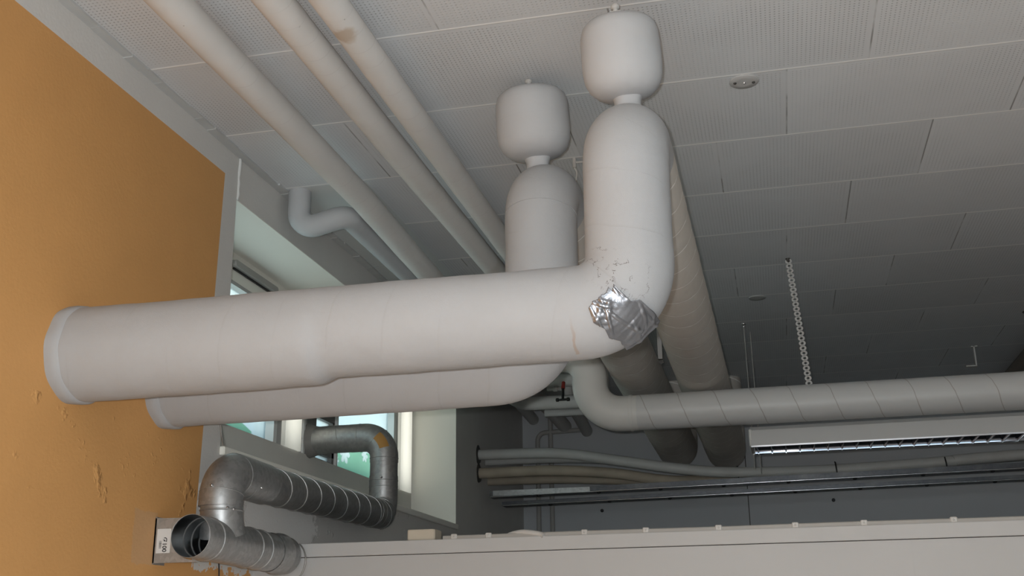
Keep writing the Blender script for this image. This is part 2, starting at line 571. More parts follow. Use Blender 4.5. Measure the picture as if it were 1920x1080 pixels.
def path(ctrl, bend, step=0.03, arc=10):
    """polyline with rounded corners; ctrl heights relative to the camera"""
    P = [np.array(p, float) for p in ctrl]
    if not hasattr(bend, '__len__'):
        bend = [bend] * (len(P) - 2)
    keys = [P[0]]
    pts = []

    def straight(a, b):
        L = np.linalg.norm(b - a)
        n = max(1, int(round(L / step)))
        for i in range(n):
            pts.append(a + (b - a) * i / n)
    cur = P[0]
    for k in range(1, len(P) - 1):
        u = P[k] - P[k - 1]
        w = P[k + 1] - P[k]
        u = u / np.linalg.norm(u)
        w = w / np.linalg.norm(w)
        ang = math.acos(max(-1, min(1, float(u.dot(w)))))
        if ang < 1e-3:
            straight(cur, P[k])
            cur = P[k]
            continue
        R = bend[k - 1]
        T = R * math.tan(ang / 2)
        a = P[k] - u * T
        straight(cur, a)
        nrm = w - u * u.dot(w)
        nrm /= np.linalg.norm(nrm)
        c = a + nrm * R
        for i in range(arc):
            q = ang * i / arc
            pts.append(c - nrm * R * math.cos(q) + u * R * math.sin(q))
        cur = P[k] + w * T
    straight(cur, P[-1])
    pts.append(P[-1])
    return pts


def empty(name, loc, label, cat, group=None):
    o = bpy.data.objects.new(name, None)
    o.location = v3(loc)
    o.empty_display_size = 0.05
    C.objects.link(o)
    o['label'] = label
    o['category'] = cat
    if group:
        o['group'] = group
    return o


def tag(o, label, cat, group=None):
    o['label'] = label
    o['category'] = cat
    if group:
        o['group'] = group
    return o


def struct(o, label=None, cat=None):
    o['kind'] = 'structure'
    if label:
        o['label'] = label
    if cat:
        o['category'] = cat
    return o


def lumpy(amp, seed=0.0, ribs=0.0, pitch=0.1):
    def f(r, s, th, p, d):
        q = math.sin(s * 17 + seed) * .45 + math.sin(s * 41 + 2 * th + seed * 2) * .3 + math.sin(3 * th - s * 9 + seed) * .35 + math.sin(s * 83 + th + seed) * .2
        rr = r * (1 + amp * q)
        if ribs:
            fr = (s / pitch + th / (2 * math.pi)) % 1.0
            rr += ribs * (fr - 0.5)
        return rr
    return f


# ------------------------------------------------------------------ the room
RX0, RX1, RY0 = -1.83, 3.6, -2.6
Z0 = -EYE                                   # floor height relative to the camera

m = MB(); m.box((RX0, RY0 - .15, Z0 - .1), (RX1 + .15, YF + .15, Z0))
struct(m.build('floor', M['floor']), 'grey vinyl floor of the service room', 'floor')
m = MB(); m.box((RX0, RY0 - .15, CEIL), (RX1 + .15, YF + .15, CEIL + .1))
struct(m.build('ceiling', M['ceiling']), 'perforated white acoustic board ceiling with pale joints', 'ceiling')

# left wall with the deep window niche
NY0, NY1, SILL, LINT, WIN = 2.76, 5.09, 0.50, 1.236, -1.685
m = MB()
OX = -1.83
m.box((OX, RY0, Z0), (WX, NY0, CEIL))
m.box((OX, NY0, Z0), (WX, NY1, SILL))
m.box((OX, NY0, LINT), (WX, NY1, CEIL))
m.box((OX, NY1, Z0), (WX, YF, CEIL))
struct(m.build('wall_left', M['wall_left']), 'orange painted wall with grey plaster border and window niche', 'wall')
# far wall
m = MB(); m.box((OX, YF, Z0), (RX1, YF + .15, CEIL))
struct(m.build('wall_far', M['wall_far']), 'dim blue-grey far wall behind the hanging lamp', 'wall')
m = MB(); m.box((RX1, RY0, Z0), (RX1 + .15, YF, CEIL))
struct(m.build('wall_right', M['wall_plain']), 'plain wall on the right', 'wall')
m = MB()
m.box((OX, RY0 - .15, Z0), (-1.2, RY0, CEIL)); m.box((2.0, RY0 - .15, Z0), (RX1, RY0, CEIL))
m.box((-1.2, RY0 - .15, Z0), (2.0, RY0, -.46)); m.box((-1.2, RY0 - .15, .96), (2.0, RY0, CEIL))
struct(m.build('wall_back', M['wall_plain']), 'plain wall behind the viewer', 'wall')

# far wall joint strip (panel seam) and two dark plugs
m = MB(); m.box((-0.152, YF - .004, Z0), (-0.147, YF, CEIL))
struct(m.build('trim_4', M['darkmetal']), 'thin dark upright joint in the far wall', 'trim')

# niche lining: reveal faces, soffit, spandrel, head (thin plaster skins)
m = MB()
m.box((WIN, NY1 - .002, SILL), (WX - .001, NY1, LINT))
struct(m.build('trim_1', M['reveal']), 'pale plastered side of the window niche', 'trim')
m = MB()
m.box((OX, NY0, LINT - .0015), (WX - .001, NY1 - .002, LINT))
struct(m.build('trim_2', M['reveal']), 'pale soffit over the window niche', 'trim')
m = MB()
m.box((WX - .02, NY0, SILL - .013), (WX + .014, NY1 - .004, SILL + .010), .003)
struct(m.build('trim_3', M['sill']), 'pale window sill edge along the bottom of the niche', 'trim')
# wall / ceiling edging strip with ragged broken filler
m = MB()
ys = np.arange(0.6, NY0 + 2.4, 0.07)
rng = np.random.RandomState(3)
for i in range(len(ys) - 1):
    w = 0.026 + rng.uniform(-.004, .004)
    h = 0.006 + rng.uniform(-.002, .002)
    m.box((WX, ys[i], CEIL - h), (WX + w, ys[i + 1], CEIL))
struct(m.build('trim_5', M['trim']), 'rough filler strip where the left wall meets the ceiling', 'trim')
# filler bead on the upright corner of the wall end
m = MB()
zs = np.linspace(LINT, CEIL, 9)
m.tube([(WX + .001, NY0 + .004 + rng.uniform(-.002, .002), z) for z in zs], [0.004 + rng.uniform(-.001, .002) for _ in zs], 8)
struct(m.build('trim_6', M['white']), 'white filler bead down the corner of the orange wall', 'trim')

# ------------------------------------------------------------------ window_1 in the niche
win = bpy.data.objects.new('window_1', None)
win.location = v3((WIN, 3.9, 0.66))
C.objects.link(win)
win['kind'] = 'structure'
win['label'] = 'white framed window with children\'s green flower painting, behind the ducts'
GB, GT = 0.662, 1.128
m = MB(); m.box((WIN - .10, NY0, SILL), (WIN, NY1 - .002, GB)); m.build('bottom_rail', M['spandrel'], win)
m = MB(); m.box((WIN - .10, NY0, GT + .012), (WIN, NY1 - .002, LINT - .0015)); m.build('head_rail', M['reveal'], win)
m = MB(); m.box((WIN - .05, NY0, GT), (WIN - .002, NY1 - .002, GT + .012)); m.build('head_gasket', M['frame_grey'], win)
for (y0, y1, mm, dx, nm) in ((3.547, 3.573, 'frame', .004, 'bead'), (3.573, 3.580, 'frame_dark', -.012, 'gasket'), (3.580, 3.627, 'frame_grey', -.004, 'profile'),
                         (3.627, 3.635, 'frame_dark', -.008, 'gasket'), (3.635, 3.774, 'opal', .008, 'infill_panel'), (3.774, 3.805, 'frame_grey', -.004, 'profile'),
                         (3.805, 3.820, 'frame', .002, 'bead'), (3.820, 3.847, 'frame_grey', -.004, 'profile'),
                         (4.134, 4.146, 'frame', .001, 'bead'), (4.146, 4.159, 'frame_grey', -.004, 'profile'),
                         (4.81, 4.842, 'frame', .004, 'bead'), (4.842, 4.850, 'frame_dark', -.012, 'gasket'), (4.850, 4.889, 'frame_grey', -.004, 'profile'),
                         (4.889, 4.899, 'frame_dark', -.010, 'gasket'), (4.899, 5.062, 'opal', .008, 'infill_panel'), (5.062, NY1 - .002, 'frame_grey', -.004, 'profile')):
    m = MB(); m.box((WIN - .07, y0, GB), (WIN + dx, y1, GT)); m.build(nm, M[mm], win)
for (y0, y1) in ((NY0, 3.547), (4.159, 4.81)):
    m = MB(); m.box((WIN - .034, y0, GB), (WIN - .028, y1, GT)); m.build('pane', M['glass'], win)
# filler board round the duct, with two small panes
m = MB()
m.box((WIN - .04, 3.847, GB), (WIN - .010, 3.95, GT))
m.box((WIN - .04, 3.95, GB), (WIN - .010, 4.134, 0.668))
m.box((WIN - .04, 3.95, 0.688), (WIN - .010, 4.134, 0.785))
m.box((WIN - .04, 3.95, 0.825), (WIN - .010, 4.134, GT))
m.box((WIN - .04, 4.112, 0.66), (WIN - .010, 4.134, 0.83))
bd = m.build('filler_board', M['board'], win)
m = MB(); m.box((WIN - .034, 3.95, 0.785), (WIN - .028, 4.112, 0.825)); m.build('pane', M['glass'], win)
m = MB(); m.box((WIN - .034, 3.95, 0.668), (WIN - .028, 4.112, 0.688)); m.build('pane', M['glass'], win)


def yz_poly(name, pts, x, mat, parent):
    m = MB()
    n = len(pts)
    m.v = [(x, y, z) for (y, z) in pts] + [(x - .0008, y, z) for (y, z) in pts]
    m.face(list(range(n)))
    m.face([2 * n - 1 - i for i in range(n)])
    for i in range(n):
        j = (i + 1) % n
        m.face([i, n + i, n + j, j])
    return m.build(name, mat, parent)


GX = WIN - .0265
FLOWERS = ((4.29, 0.735, .044, 6), (4.185, 0.745, .034, 5), (4.28, 0.800, .026, 5), (4.205, 0.695, .02, 5), (4.52, 0.76, .03, 6), (4.66, 0.72, .035, 5))


def petal_r(k, fr, a):
    return fr * (0.42 + 0.58 * abs(math.cos(k / 2 * a)) ** .7)


def meadow(y0, y1, top):
    """painted field as fine cells, left open where a flower is painted"""
    m = MB()
    ny, nz = int((y1 - y0) / .006), 26
    for i in range(ny):
        ya, yb = y0 + (y1 - y0) * i / ny, y0 + (y1 - y0) * (i + 1) / ny
        yc = (ya + yb) / 2
        t_ = top(yc)
        nn = max(1, int(t_ / .005))
        for j in range(nn):
            za, zb = GB + t_ * j / nn, GB + t_ * (j + 1) / nn
            zc = (za + zb) / 2
            hit = False
            for (fy, fz, fr, kk) in FLOWERS:
                dy, dz = (yc - fy) / 1.3, zc - fz
                if math.hypot(dy, dz) < petal_r(kk, fr, math.atan2(dz, dy)) - .001:
                    hit = True
                    break
            if not hit:
                b0 = len(m.v)
                m.v += [(GX, ya, za), (GX, yb, za), (GX, yb, zb), (GX, ya, zb)]
                m.face([b0, b0 + 1, b0 + 2, b0 + 3])
    m.build('painted_meadow', M['green'], win)


meadow(NY0 + .02, 3.44, lambda y: max(.006, .055 - .075 * max(0, y - 3.0) + .008 * math.sin(y * 23) + (.045 if 3.228 < y < 3.252 else 0)))
meadow(4.159, 4.80, lambda y: .122 + .008 * math.sin(y * 19))
for (fy, fz, fr, kk) in FLOWERS:
    pts = []
    for i in range(60):
        a = 2 * math.pi * i / 60
        r = petal_r(kk, fr, a)
        pts.append((fy + r * math.cos(a) * 1.3, fz + r * math.sin(a)))
    yz_poly('painted_flower', pts, GX + .001, M['opal'], win)
# trickle vent bar high on the head rail
m = MB()
vy0, vy1, vz = 3.17, 3.50, 1.195
prof = []
for i in range(24):
    a = 2 * math.pi * i / 24
    prof.append((math.cos(a), math.sin(a)))
def pill(x, k):
    return [(x, (vy1 - .013 if c > 0 else vy0 + .013) + c * .013 * k, vz + s_ * .013 * k) for (c, s_) in prof]
m.rings([pill(WIN, 1), pill(WIN + .014, 1), pill(WIN + .018, .8)], None, True, False, True, False)
vb = m.build('vent_bar', M['vent'], win)
m = MB(); m.box((WIN, vy0 + .01, vz - .019), (WIN + .006, vy1 - .01, vz - .0135)); m.build('slot', M['black'], vb)

# unseen window added behind the viewer for ambient light
win2 = bpy.data.objects.new('added_window_behind', None)
win2.location = v3((.4, RY0, .25))
C.objects.link(win2)
win2['kind'] = 'structure'
m = MB()
m.box((-1.2, RY0 - .1, -.46), (2.0, RY0 - .02, -.40)); m.box((-1.2, RY0 - .1, .90), (2.0, RY0 - .02, .96))
for x in (-1.2, .37, 1.94):
    m.box((x, RY0 - .1, -.40), (x + .06, RY0 - .02, .90))
m.build('window_frame', M['frame'], win2)
m = MB(); m.box((-1.14, RY0 - .07, -.40), (1.94, RY0 - .065, .90)); m.build('pane', M['glass'], win2)

# ------------------------------------------------------------------ big insulated pipes
def sleeve_A(ctrl_r, seed):
    lum = lumpy(0.010, seed)
    def f(r, s, th, p, d):
        rr = lum(r, s, th, p, d)
        if p[0] < -0.86 and abs(p[2] - .61) < .05:           # loose thicker bandage near the wall, sagging below
            k = min(1.0, max(0.0, (-0.875 - p[0]) / 0.03 + .5))
            rr += 0.013 * k * max(0.0, -d[2] + .35) / 1.35
        return rr
    return f


def end_cut(pts, rad, m_, n, deform):
    m_.tube(pts, rad, n, deform=deform)


def main_pipe(label, Y, X, zh, rz, z2, x2, yend, r, Lbend, Ubend, deform, r_far, zend):
    root = empty('insulated_pipe', (WX, Y, zh), label, 'pipe', None)
    # horizontal run and lower elbow, ending just above the bend
    full = path([(WX - .03, Y, zh - .003), (X, Y, zh), (X + .002, Y, z2), (x2, yend, zend), (x2, yend, CEIL + .03)], [Lbend, Ubend, .12], .012, 18)
    # split indices
    zc1 = z2 - .088
    i1 = next(i for i, p in enumerate(full) if p[2] > zc1 and abs(p[0] - X) < .02)
    i2 = next(i for i, p in enumerate(full) if p[1] > Y + Ubend + .03)
    def rad(i):
        p = full[i]
        if i <= i1:
            k = min(1, max(0, (p[0] - WX) / (X - WX)))
            q = min(1, max(0, (p[2] - zh) / (Lbend * 1.4)))
            return r * (1.045 - .045 * k) * (1 - .058 * q)
        if i <= i2:
            return r * .940
        k = min(1, max(0, (p[1] - Y - .3) / 3.0))
        return r * .945 + (r_far - r * .945) * k
    m = MB(); m.tube(full[:i1 + 2], [rad(i) for i in range(i1 + 2)], 64, deform=deform)
    hz = m.build('horizontal_run', M['wrap'], root)
    m = MB(); m.tube(full[i1:i2 + 2], [rad(i) * 1.004 for i in range(i1, i2 + 2)], 56, deform=deform)
    m.build('top_bend', M['wrap_riser'], root)
    m = MB()
    m.tube(full[i2:], [rad(i) for i in range(i2, len(full))], 48, deform=lumpy(.008, 3.0, .0014, .125))
    m.build('overhead_run', M['wrap_back'], root)
    # plaster collar where the run meets the orange wall
    m = MB()
    rr = r * 1.045
    m.tube([(WX - .002, Y, zh - .003), (WX + .012, Y, zh - .003), (WX + .030, Y, zh - .003), (WX + .034, Y, zh - .003)], [rr + .0035, rr + .0045, rr + .0035, rr - .001], 64, deform=lambda r_, s_, th, p_, d_: deform(r_, s_, th, p_, d_) + .0012 * math.sin(9 * th + s_ * 60))
    m.build('wall_collar', M['wrap'], root)
    return root, full, rad, i1


rootA, fullA, radA, iA = main_pipe('thick white cloth-wrapped pipe, nearest, with grey tape on its elbow', 2.073, -0.242, 0.609, 0, 0.990, -0.238, 6.22, 0.0925, 0.102, 0.096,
                                   sleeve_A(0, 0.4), 0.104, .955)
rootB, fullB, radB, iB = main_pipe('thick white cloth-wrapped pipe half hidden behind the taped one', 2.46, -0.498, 0.609, 0, 1.048, -0.505, 6.28, 0.0925, 0.115, 0.096,
                                   lumpy(.010, 2.2), 0.108, .99)


def vessel(root, cx, cy, zb, r, h, neck_z):
    k = r / .084
    q = h / .175
    m = MB()
    prof = [(0.004, 0), (.040 * k, .004 * q), (.060 * k, .012 * q), (.0745 * k, .026 * q), (.0825 * k, .044 * q), (.0850 * k, .068 * q), (.0850 * k, .122 * q), (.0838 * k, .144 * q),
            (.079 * k, .160 * q), (.068 * k, .171 * q), (.05 * k, .176 * q), (.004, .178 * q)]
    m.lathe(prof, (cx, cy, zb), (-.03, -.15, 1), 48, True, True, .014)
    a = m.build('air_vessel', M['plaster_cap'], root)
    m = MB()
    m.lathe([(.042, -.010), (.031, .004), (.0285, .014), (.029, .026), (.036, .045)], (cx + .004, cy, neck_z), (0, 0, 1), 24, True, True, .05)
    m.build('neck', M['plaster_cap'], a)
    top = zb + .172 * q
    hh = min(.046, CEIL - top - .002)
    ty = cy - .026
    m = MB()
    m.lathe([(.008, 0), (.008, hh * .35), (.0055, hh * .4), (.0055, hh * .7), (.0095, hh * .72), (.0095, hh * .9), (.004, hh)], (cx - .010, ty, top), (0, 0, 1), 12, True, True)
    m.box((cx - .022, ty - .004, top + hh * .45), (cx + .002, ty + .004, top + hh * .6))
    m.build('vent_fitting', M['clip'], a)
    return a


vessel(rootA, -0.242, 2.142, 1.092, .0845, .178, 1.062)
vessel(rootB, -0.520, 2.532, 1.153, .0925, .182, 1.118)

# --- duct tape on the elbow of the near pipe (patch follows the elbow surface, crumpled)
TAPE_POLY = [(1.1773, 1.815), (1.1862, 1.737), (1.1951, 1.737), (1.2039, 1.702), (1.2128, 1.719), (1.2216, 1.658), (1.2216, 1.78), (1.2305, 1.702), (1.2305, 1.833),
             (1.2305, 1.911), (1.2305, 2.077), (1.2305, 2.164), (1.2393, 2.295), (1.2393, 2.723), (1.239, 3.3), (1.196, 3.25), (1.1951, 2.749), (1.1862, 2.522), (1.1862, 2.313), (1.1773, 2.094)]


def tape_patch(full, radf, poly, parent):
    idx = list(range(len(full)))
    fr = frames([np.array(p) for p in full])
    S = [0.0]
    for k in range(1, len(full)):
        S.append(S[-1] + float(np.linalg.norm(full[k] - full[k - 1])))
    us = [q[0] for q in poly]
    ts = [q[1] for q in poly]
    NU, NTH = 84, 84
    def inside(u, th):
        c = False
        j = len(poly) - 1
        for i in range(len(poly)):
            (xi, yi), (xj, yj) = poly[i], poly[j]
            if (yi > th) != (yj > th) and u < (xj - xi) * (th - yi) / (yj - yi) + xi:
                c = not c
            j = i
        return c
    m = MB()
    rnd = np.random.RandomState(5)
    folds = []
    for _ in range(46):
        folds.append((rnd.uniform(min(us), max(us)), rnd.uniform(min(ts), max(ts)), rnd.uniform(0, math.pi), rnd.uniform(.008, .026), rnd.uniform(.0008, .0036), rnd.uniform(.0018, .005)))
    def height(u, th):
        h = 0.0018
        for (fu, ft, fa, fl_, fh, fw) in folds:
            du, dt = (u - fu) * 1.9, (th - ft) * .09
            al = du * math.cos(fa) + dt * math.sin(fa)
            ac = -du * math.sin(fa) + dt * math.cos(fa)
            h += fh * math.exp(-(ac / fw) ** 2) * math.exp(-(al / fl_) ** 2)
        h += .00022 * (math.sin(u * 240 + th * 17) * math.sin(th * 31 - u * 90))
        return h
    grid = {}
    def vert(i, j):
        if (i, j) in grid:
            return grid[(i, j)]
        u = min(us) + (max(us) - min(us)) * i / NU
        th = min(ts) + (max(ts) - min(ts)) * j / NTH
        k = max(0, min(len(S) - 2, int(np.searchsorted(S, u)) - 1))
        f = (u - S[k]) / (S[k + 1] - S[k])
        p = full[k] * (1 - f) + full[k + 1] * f
        a = fr[k][1] * (1 - f) + fr[k + 1][1] * f
        b = fr[k][2] * (1 - f) + fr[k + 1][2] * f
        d = a * math.cos(th) + b * math.sin(th)
        d /= np.linalg.norm(d)
        r = radf(k) * (1 - f) + radf(k + 1) * f
        m.v.append(tuple(p + d * (r + .003 + height(u, th))))
        grid[(i, j)] = len(m.v) - 1
        return grid[(i, j)]
    for i in range(NU):
        for j in range(NTH):
            u = min(us) + (max(us) - min(us)) * (i + .5) / NU
            th = min(ts) + (max(ts) - min(ts)) * (j + .5) / NTH
            if inside(u, th):
                m.face([vert(i, j), vert(i + 1, j), vert(i + 1, j + 1), vert(i, j + 1)], None, True)
    o = m.build('tape_patch', M['tape'], parent)
    sol = o.modifiers.new('thickness', 'SOLIDIFY')
    sol.thickness = 0.003
    sol.offset = -1
    o['label'] = 'crumpled silver duct tape'
    return o


if TAPE_POLY:
    tape_patch(fullA, radA, TAPE_POLY, rootA)

# ------------------------------------------------------------------ slim pipes under the ceiling, along the left wall
def slim(label, pts, r, bends, mat='wrap_slim', group='slim wrapped pipes under the ceiling', n=32, seed=0.0, name='ceiling_pipe'):
    m = MB()
    m.tube(path(pts, bends, .03, 10), r, n, deform=lumpy(.012, seed))
    o = m.build(name, M[mat])
    return tag(o, label, 'pipe', group)


slim('slim wrapped ceiling pipe nearest the orange wall', [(-1.164, -2.55, 1.304), (-1.168, 3.0, 1.302), (-1.182, 4.2, 1.27), (-1.20, YF + .02, 1.215)], .040, [2, 2], seed=.3)
slim('middle of the three slim wrapped pipes under the ceiling', [(-.962, -2.55, 1.304), (-.953, 2.6, 1.304), (-.93, 4.8, 1.302), (-.93, 4.8, CEIL + .02)], .0385, [2, .08], seed=1.3)
slim('slim ceiling pipe with a brown stain, next to the round vessels', [(-.846, -2.55, 1.306), (-.842, 3.0, 1.306), (-.842, 4.8, 1.304), (-.842, 4.8, CEIL + .02)], .036, [2, .08], seed=2.1)
slim('short white bent pipe dropping from the ceiling by the niche', [(-1.402, 3.06, CEIL + .02), (-1.402, 3.06, 1.238), (-1.252, 3.09, 1.288), (-1.2505, 4.6, 1.285), (-1.2505, 4.6, CEIL + .02)], .036, [.045, .05, .06], seed=4.0, group=None, mat='plaster_cap', name='drain_pipe')

# ------------------------------------------------------------------ white spiral duct on the right, its hangers
root = empty('spiral_duct', (-.66, 4.12, .80), 'white spiral-seamed pipe with double bend, running right above the lamp', 'pipe')
pC = path([(-1.0, 4.12, CEIL + .02), (-1.0, 4.12, 1.045), (-.655, 4.12, 1.045), (-.655, 4.12, .802), (RX1 + .02, 4.12, .806)], [.10, .10, .12], .03, 14)
iC = next(i for i, p in enumerate(pC) if p[0] > -.50 and p[2] < .85)
m = MB(); m.tube(pC[:iC + 1], .067, 44, deform=lumpy(.004, 1)); m.build('bend', M['offwhite'], root)
m = MB(); m.tube(pC[iC:], .067, 44); m.build('straight_run', M['wrap_spiral'], root)
m = MB(); m.tube([(-.505, 4.12, .802), (-.50, 4.12, .802), (-.492, 4.12, .802)], [.0685, .070, .0685], 44); m.build('joint_ring', M['offwhite'], root)

# perforated steel strap
def strap(top, bot, n, name, label, w=.0125):
    T, B = np.array(top, float), np.array(bot, float)
    ax = (B - T) / np.linalg.norm(B - T)
    side = np.cross(ax, (0, 1, 0)); side /= np.linalg.norm(side)
    nrm = np.cross(side, ax)
    m = MB()
    L = np.linalg.norm(B - T)
    for i in range(n):
        c = T + ax * L * (i + .5) / n
        inner, outer = [], []
        for k in range(16):
            a = 2 * math.pi * k / 16
            d = side * math.cos(a) * w + ax * math.sin(a) * (L / n * .56)
            outer.append(c + d)
            inner.append(c + d * .42)
        rs = [[p - nrm * .001 for p in inner], [p - nrm * .001 for p in outer], [p + nrm * .001 for p in outer], [p + nrm * .001 for p in inner]]
        # ring tube: inner-front, outer-front, outer-back, inner-back, closed
        b0 = len(m.v)
        for r in rs:
            m.v += [tuple(p) for p in r]
        for a_, b_ in ((0, 1), (1, 2), (2, 3), (3, 0)):
            for k in range(16):
                j = (k + 1) % 16
                m.face([b0 + 16 * a_ + k, b0 + 16 * a_ + j, b0 + 16 * b_ + j, b0 + 16 * b_ + k])
    o = m.build(name, M['clip'])
    return tag(o, label, 'strap')


strap((0.122, 4.15, CEIL - .004), (0.156, 4.15, .872), 26, 'perforated_strap', 'white perforated hanging strap from the ceiling to the spiral pipe')
m = MB(); m.lathe([(.009, 0), (.009, .012), (.004, .014), (.004, .03)], (.121, 4.155, CEIL), (0, 0, -1), 12, True, True)
tag(m.build('ceiling_hook', M['darkmetal']), 'small dark hook holding the perforated strap', 'hook')
for (x, y, zb, lab) in ((-.077, 5.06, .70, 'thin hanger wire left of the perforated strap, with bright screw on top'), (-.052, 5.22, .70, 'thin hanger wire just right of the screw-topped one')):
    m = MB(); m.tube([(x, y, CEIL), (x + .001, y, (CEIL + zb) / 2), (x, y, zb)], .0028, 8)
    r_ = empty('hanger_wire', (x, y, CEIL), lab, 'wire', 'hanger wires')
    m.build('rod', M['farpipe'], r_)
    if y < 5.1:
        m = MB(); m.lathe([(.012, 0), (.012, .004), (.005, .006), (.005, .018)], (x, y, CEIL), (0, 0, -1), 10, True, True); m.build('screw', M['screw'], r_)
m = MB()
m.box((1.03, 5.80, CEIL - .10), (1.037, 5.83, CEIL)); m.box((1.02, 5.80, CEIL - .004), (1.05, 5.83, CEIL)); m.box((.985, 5.80, CEIL - .104), (1.037, 5.83, CEIL - .098))
tag(m.build('hanger_bracket', M['offwhite']), 'small white angle bracket at the ceiling, right of the strap', 'bracket')

m = MB(); m.box((-.397, 4.20, 1.02), (-.380, 4.203, CEIL)); m.box((-.397, 4.20, 1.02), (-.380, 4.26, 1.023))
tag(m.build('hanger_bracket', M['clip']), 'pale flat hanger strap in the gap between the two thick overhead pipes', 'bracket')

# brownish pipe hugging the ceiling on the far right
m = MB(); m.tube(path([(1.29, -2.55, 1.31), (1.29, YF + .02, 1.31)], [], .1), .040, 24)
tag(m.build('ceiling_pipe', M['brown']), 'dull brown pipe under the ceiling at far right', 'pipe')

# ------------------------------------------------------------------ hanging fluorescent lamp
LX0, LX1, LY0, LY1, LZ0, LZ1 = -.070, 1.46, 4.168, 4.352, .658, .736
lamp = empty('fluorescent_lamp', (LX0, LY0, LZ0), 'long white fluorescent lamp with mirrored louvres under the spiral pipe', 'lamp')
lamp.rotation_euler = (0, 0, -0.0147)          # hangs a little askew, right end nearer
m = MB()
# housing profile in Y-Z, open at the bottom
pf = [(LY0, LZ0 + .002), (LY0 - .002, LZ0 + .010), (LY0 + .004, LZ1 - .014), (LY0 + .018, LZ1), (LY1 - .018, LZ1), (LY1 - .004, LZ1 - .014), (LY1 + .002, LZ0 + .010), (LY1, LZ0 + .002),
      (LY1 - .005, LZ0 + .004), (LY1 - .012, LZ1 - .02), (LY0 + .012, LZ1 - .02), (LY0 + .005, LZ0 + .004)]
m.rings([[(LX0, y, z) for (y, z) in pf], [(LX1, y, z) for (y, z) in pf]], None, True, False, False, False)
m.build('housing', M['lamp_white'], lamp)
for xx in (LX0, LX1):
    m = MB(); m.box((xx - .006, LY0, LZ0 + .004), (xx + .006, LY1, LZ1 - .008), .004)
    m.build('end_cap', M['offwhite'], lamp)
m = MB()
m.box((LX0, LY0 - .0035, LZ0 + .001), (LX1, LY0 + .004, LZ0 + .006)); m.box((LX0, LY1 - .004, LZ0 + .001), (LX1, LY1 + .0035, LZ0 + .006))
m.build('louvre_rail', M['alu'], lamp)
# curved side mirrors
m = MB()
for sgn in (0, 1):
    pr = []
    for i in range(9):
        a = math.pi / 2 * i / 8
        yy = .006 + .05 * (1 - math.cos(a))
        zz = .050 * math.sin(a)
        pr.append((LY0 + yy if sgn == 0 else LY1 - yy, LZ0 + .004 + zz))
    b0 = len(m.v)
    for (yy, zz) in pr:
        m.v += [(LX0 + .008, yy, zz), (LX1 - .008, yy, zz)]
    for i in range(8):
        m.face([b0 + 2 * i, b0 + 2 * i + 1, b0 + 2 * i + 3, b0 + 2 * i + 2], None, True)
m.build('mirror', M['mirror'], lamp)
nb = 30
for i in range(nb):
    xb = LX0 + .02 + (LX1 - LX0 - .04) * i / (nb - 1)
    m = MB()
    b0 = 0
    prf = [(-.0015, 0.0), (.0015, 0.0), (.011, .026), (-.011, .026)]
    m.rings([[(xb + a, LY0 + .007, LZ0 + .003 + b) for (a, b) in prf], [(xb + a, LY1 - .007, LZ0 + .003 + b) for (a, b) in prf]], None, True, True, True, False)
    m.build('louvre_blade', M['alu'], lamp)
m = MB(); m.tube([(LX0 + .01, (LY0 + LY1) / 2, LZ0 + .045), (LX1 - .01, (LY0 + LY1) / 2, LZ0 + .045)], .013, 20); m.build('tube', M['tube'], lamp)

# ------------------------------------------------------------------ conduits leaving the left wall, cable channels
def conduit(label, pts, r, mat, flange=True, bends=.5):
    root = empty('conduit', (WX, pts[0][1], pts[0][2]), label, 'conduit', 'conduits from the left wall')
    m = MB(); m.tube(smooth(pts), r, 20); m.build('conduit_tube', M[mat], root)
    if flange:
        m = MB()
        m.lathe([(r + .002, 0), (r + .022, .001), (r + .020, .004), (r + .002, .005)], (WX, pts[0][1], pts[0][2]), (1, 0, 0), 20, True, True, .12)
        m.build('flange', M['darkmetal'], root)
    return root


def smooth(pts, n=10):
    P = [np.array(p, float) for p in pts]
    P = [2 * P[0] - P[1]] + P + [2 * P[-1] - P[-2]]
    out = []
    for i in range(1, len(P) - 2):
        for k in range(n):
            t_ = k / n
            a, b, c, d = P[i - 1], P[i], P[i + 1], P[i + 2]
            out.append(.5 * ((2 * b) + (c - a) * t_ + (2 * a - 5 * b + 4 * c - d) * t_ ** 2 + (3 * b - a - 3 * c + d) * t_ ** 3))
    out.append(P[-2])
    return out


conduit('uppermost pale conduit sagging from the left wall to the cable channel', [(WX, 5.50, .899), (-1.06, 5.5, .888), (-.77, 5.51, .842), (-.43, 5.54, .785), (-.16, 5.58, .762), (.30, 5.6, .757), (.79, 5.6, .772), (1.14, 5.6, .788), (RX1, 5.6, .86)], .0265, 'conduit')
conduit('thin pale conduit just below the uppermost one', [(WX, 5.66, .884), (-1.1, 5.66, .882), (-.8, 5.66, .862), (-.45, 5.66, .812), (-.165, 5.66, .778), (.3, 5.66, .765), (RX1, 5.66, .86)], .019, 'conduit', False)
conduit('rust-stained conduit between the pale conduits and the channel', [(WX, 5.51, .806), (-1.08, 5.54, .807), (-.785, 5.62, .790), (-.497, 5.69, .750), (-.2, 5.745, .756), (.25, 5.76, .758)], .027, 'rust')
conduit('lowest brown conduit tucked under the rust-stained one', [(WX, 5.70, .789), (-1.11, 5.72, .787), (-.81, 5.77, .776), (-.505, 5.81, .752), (-.1, 5.83, .766), (.2, 5.83, .770)], .022, 'rust', False)


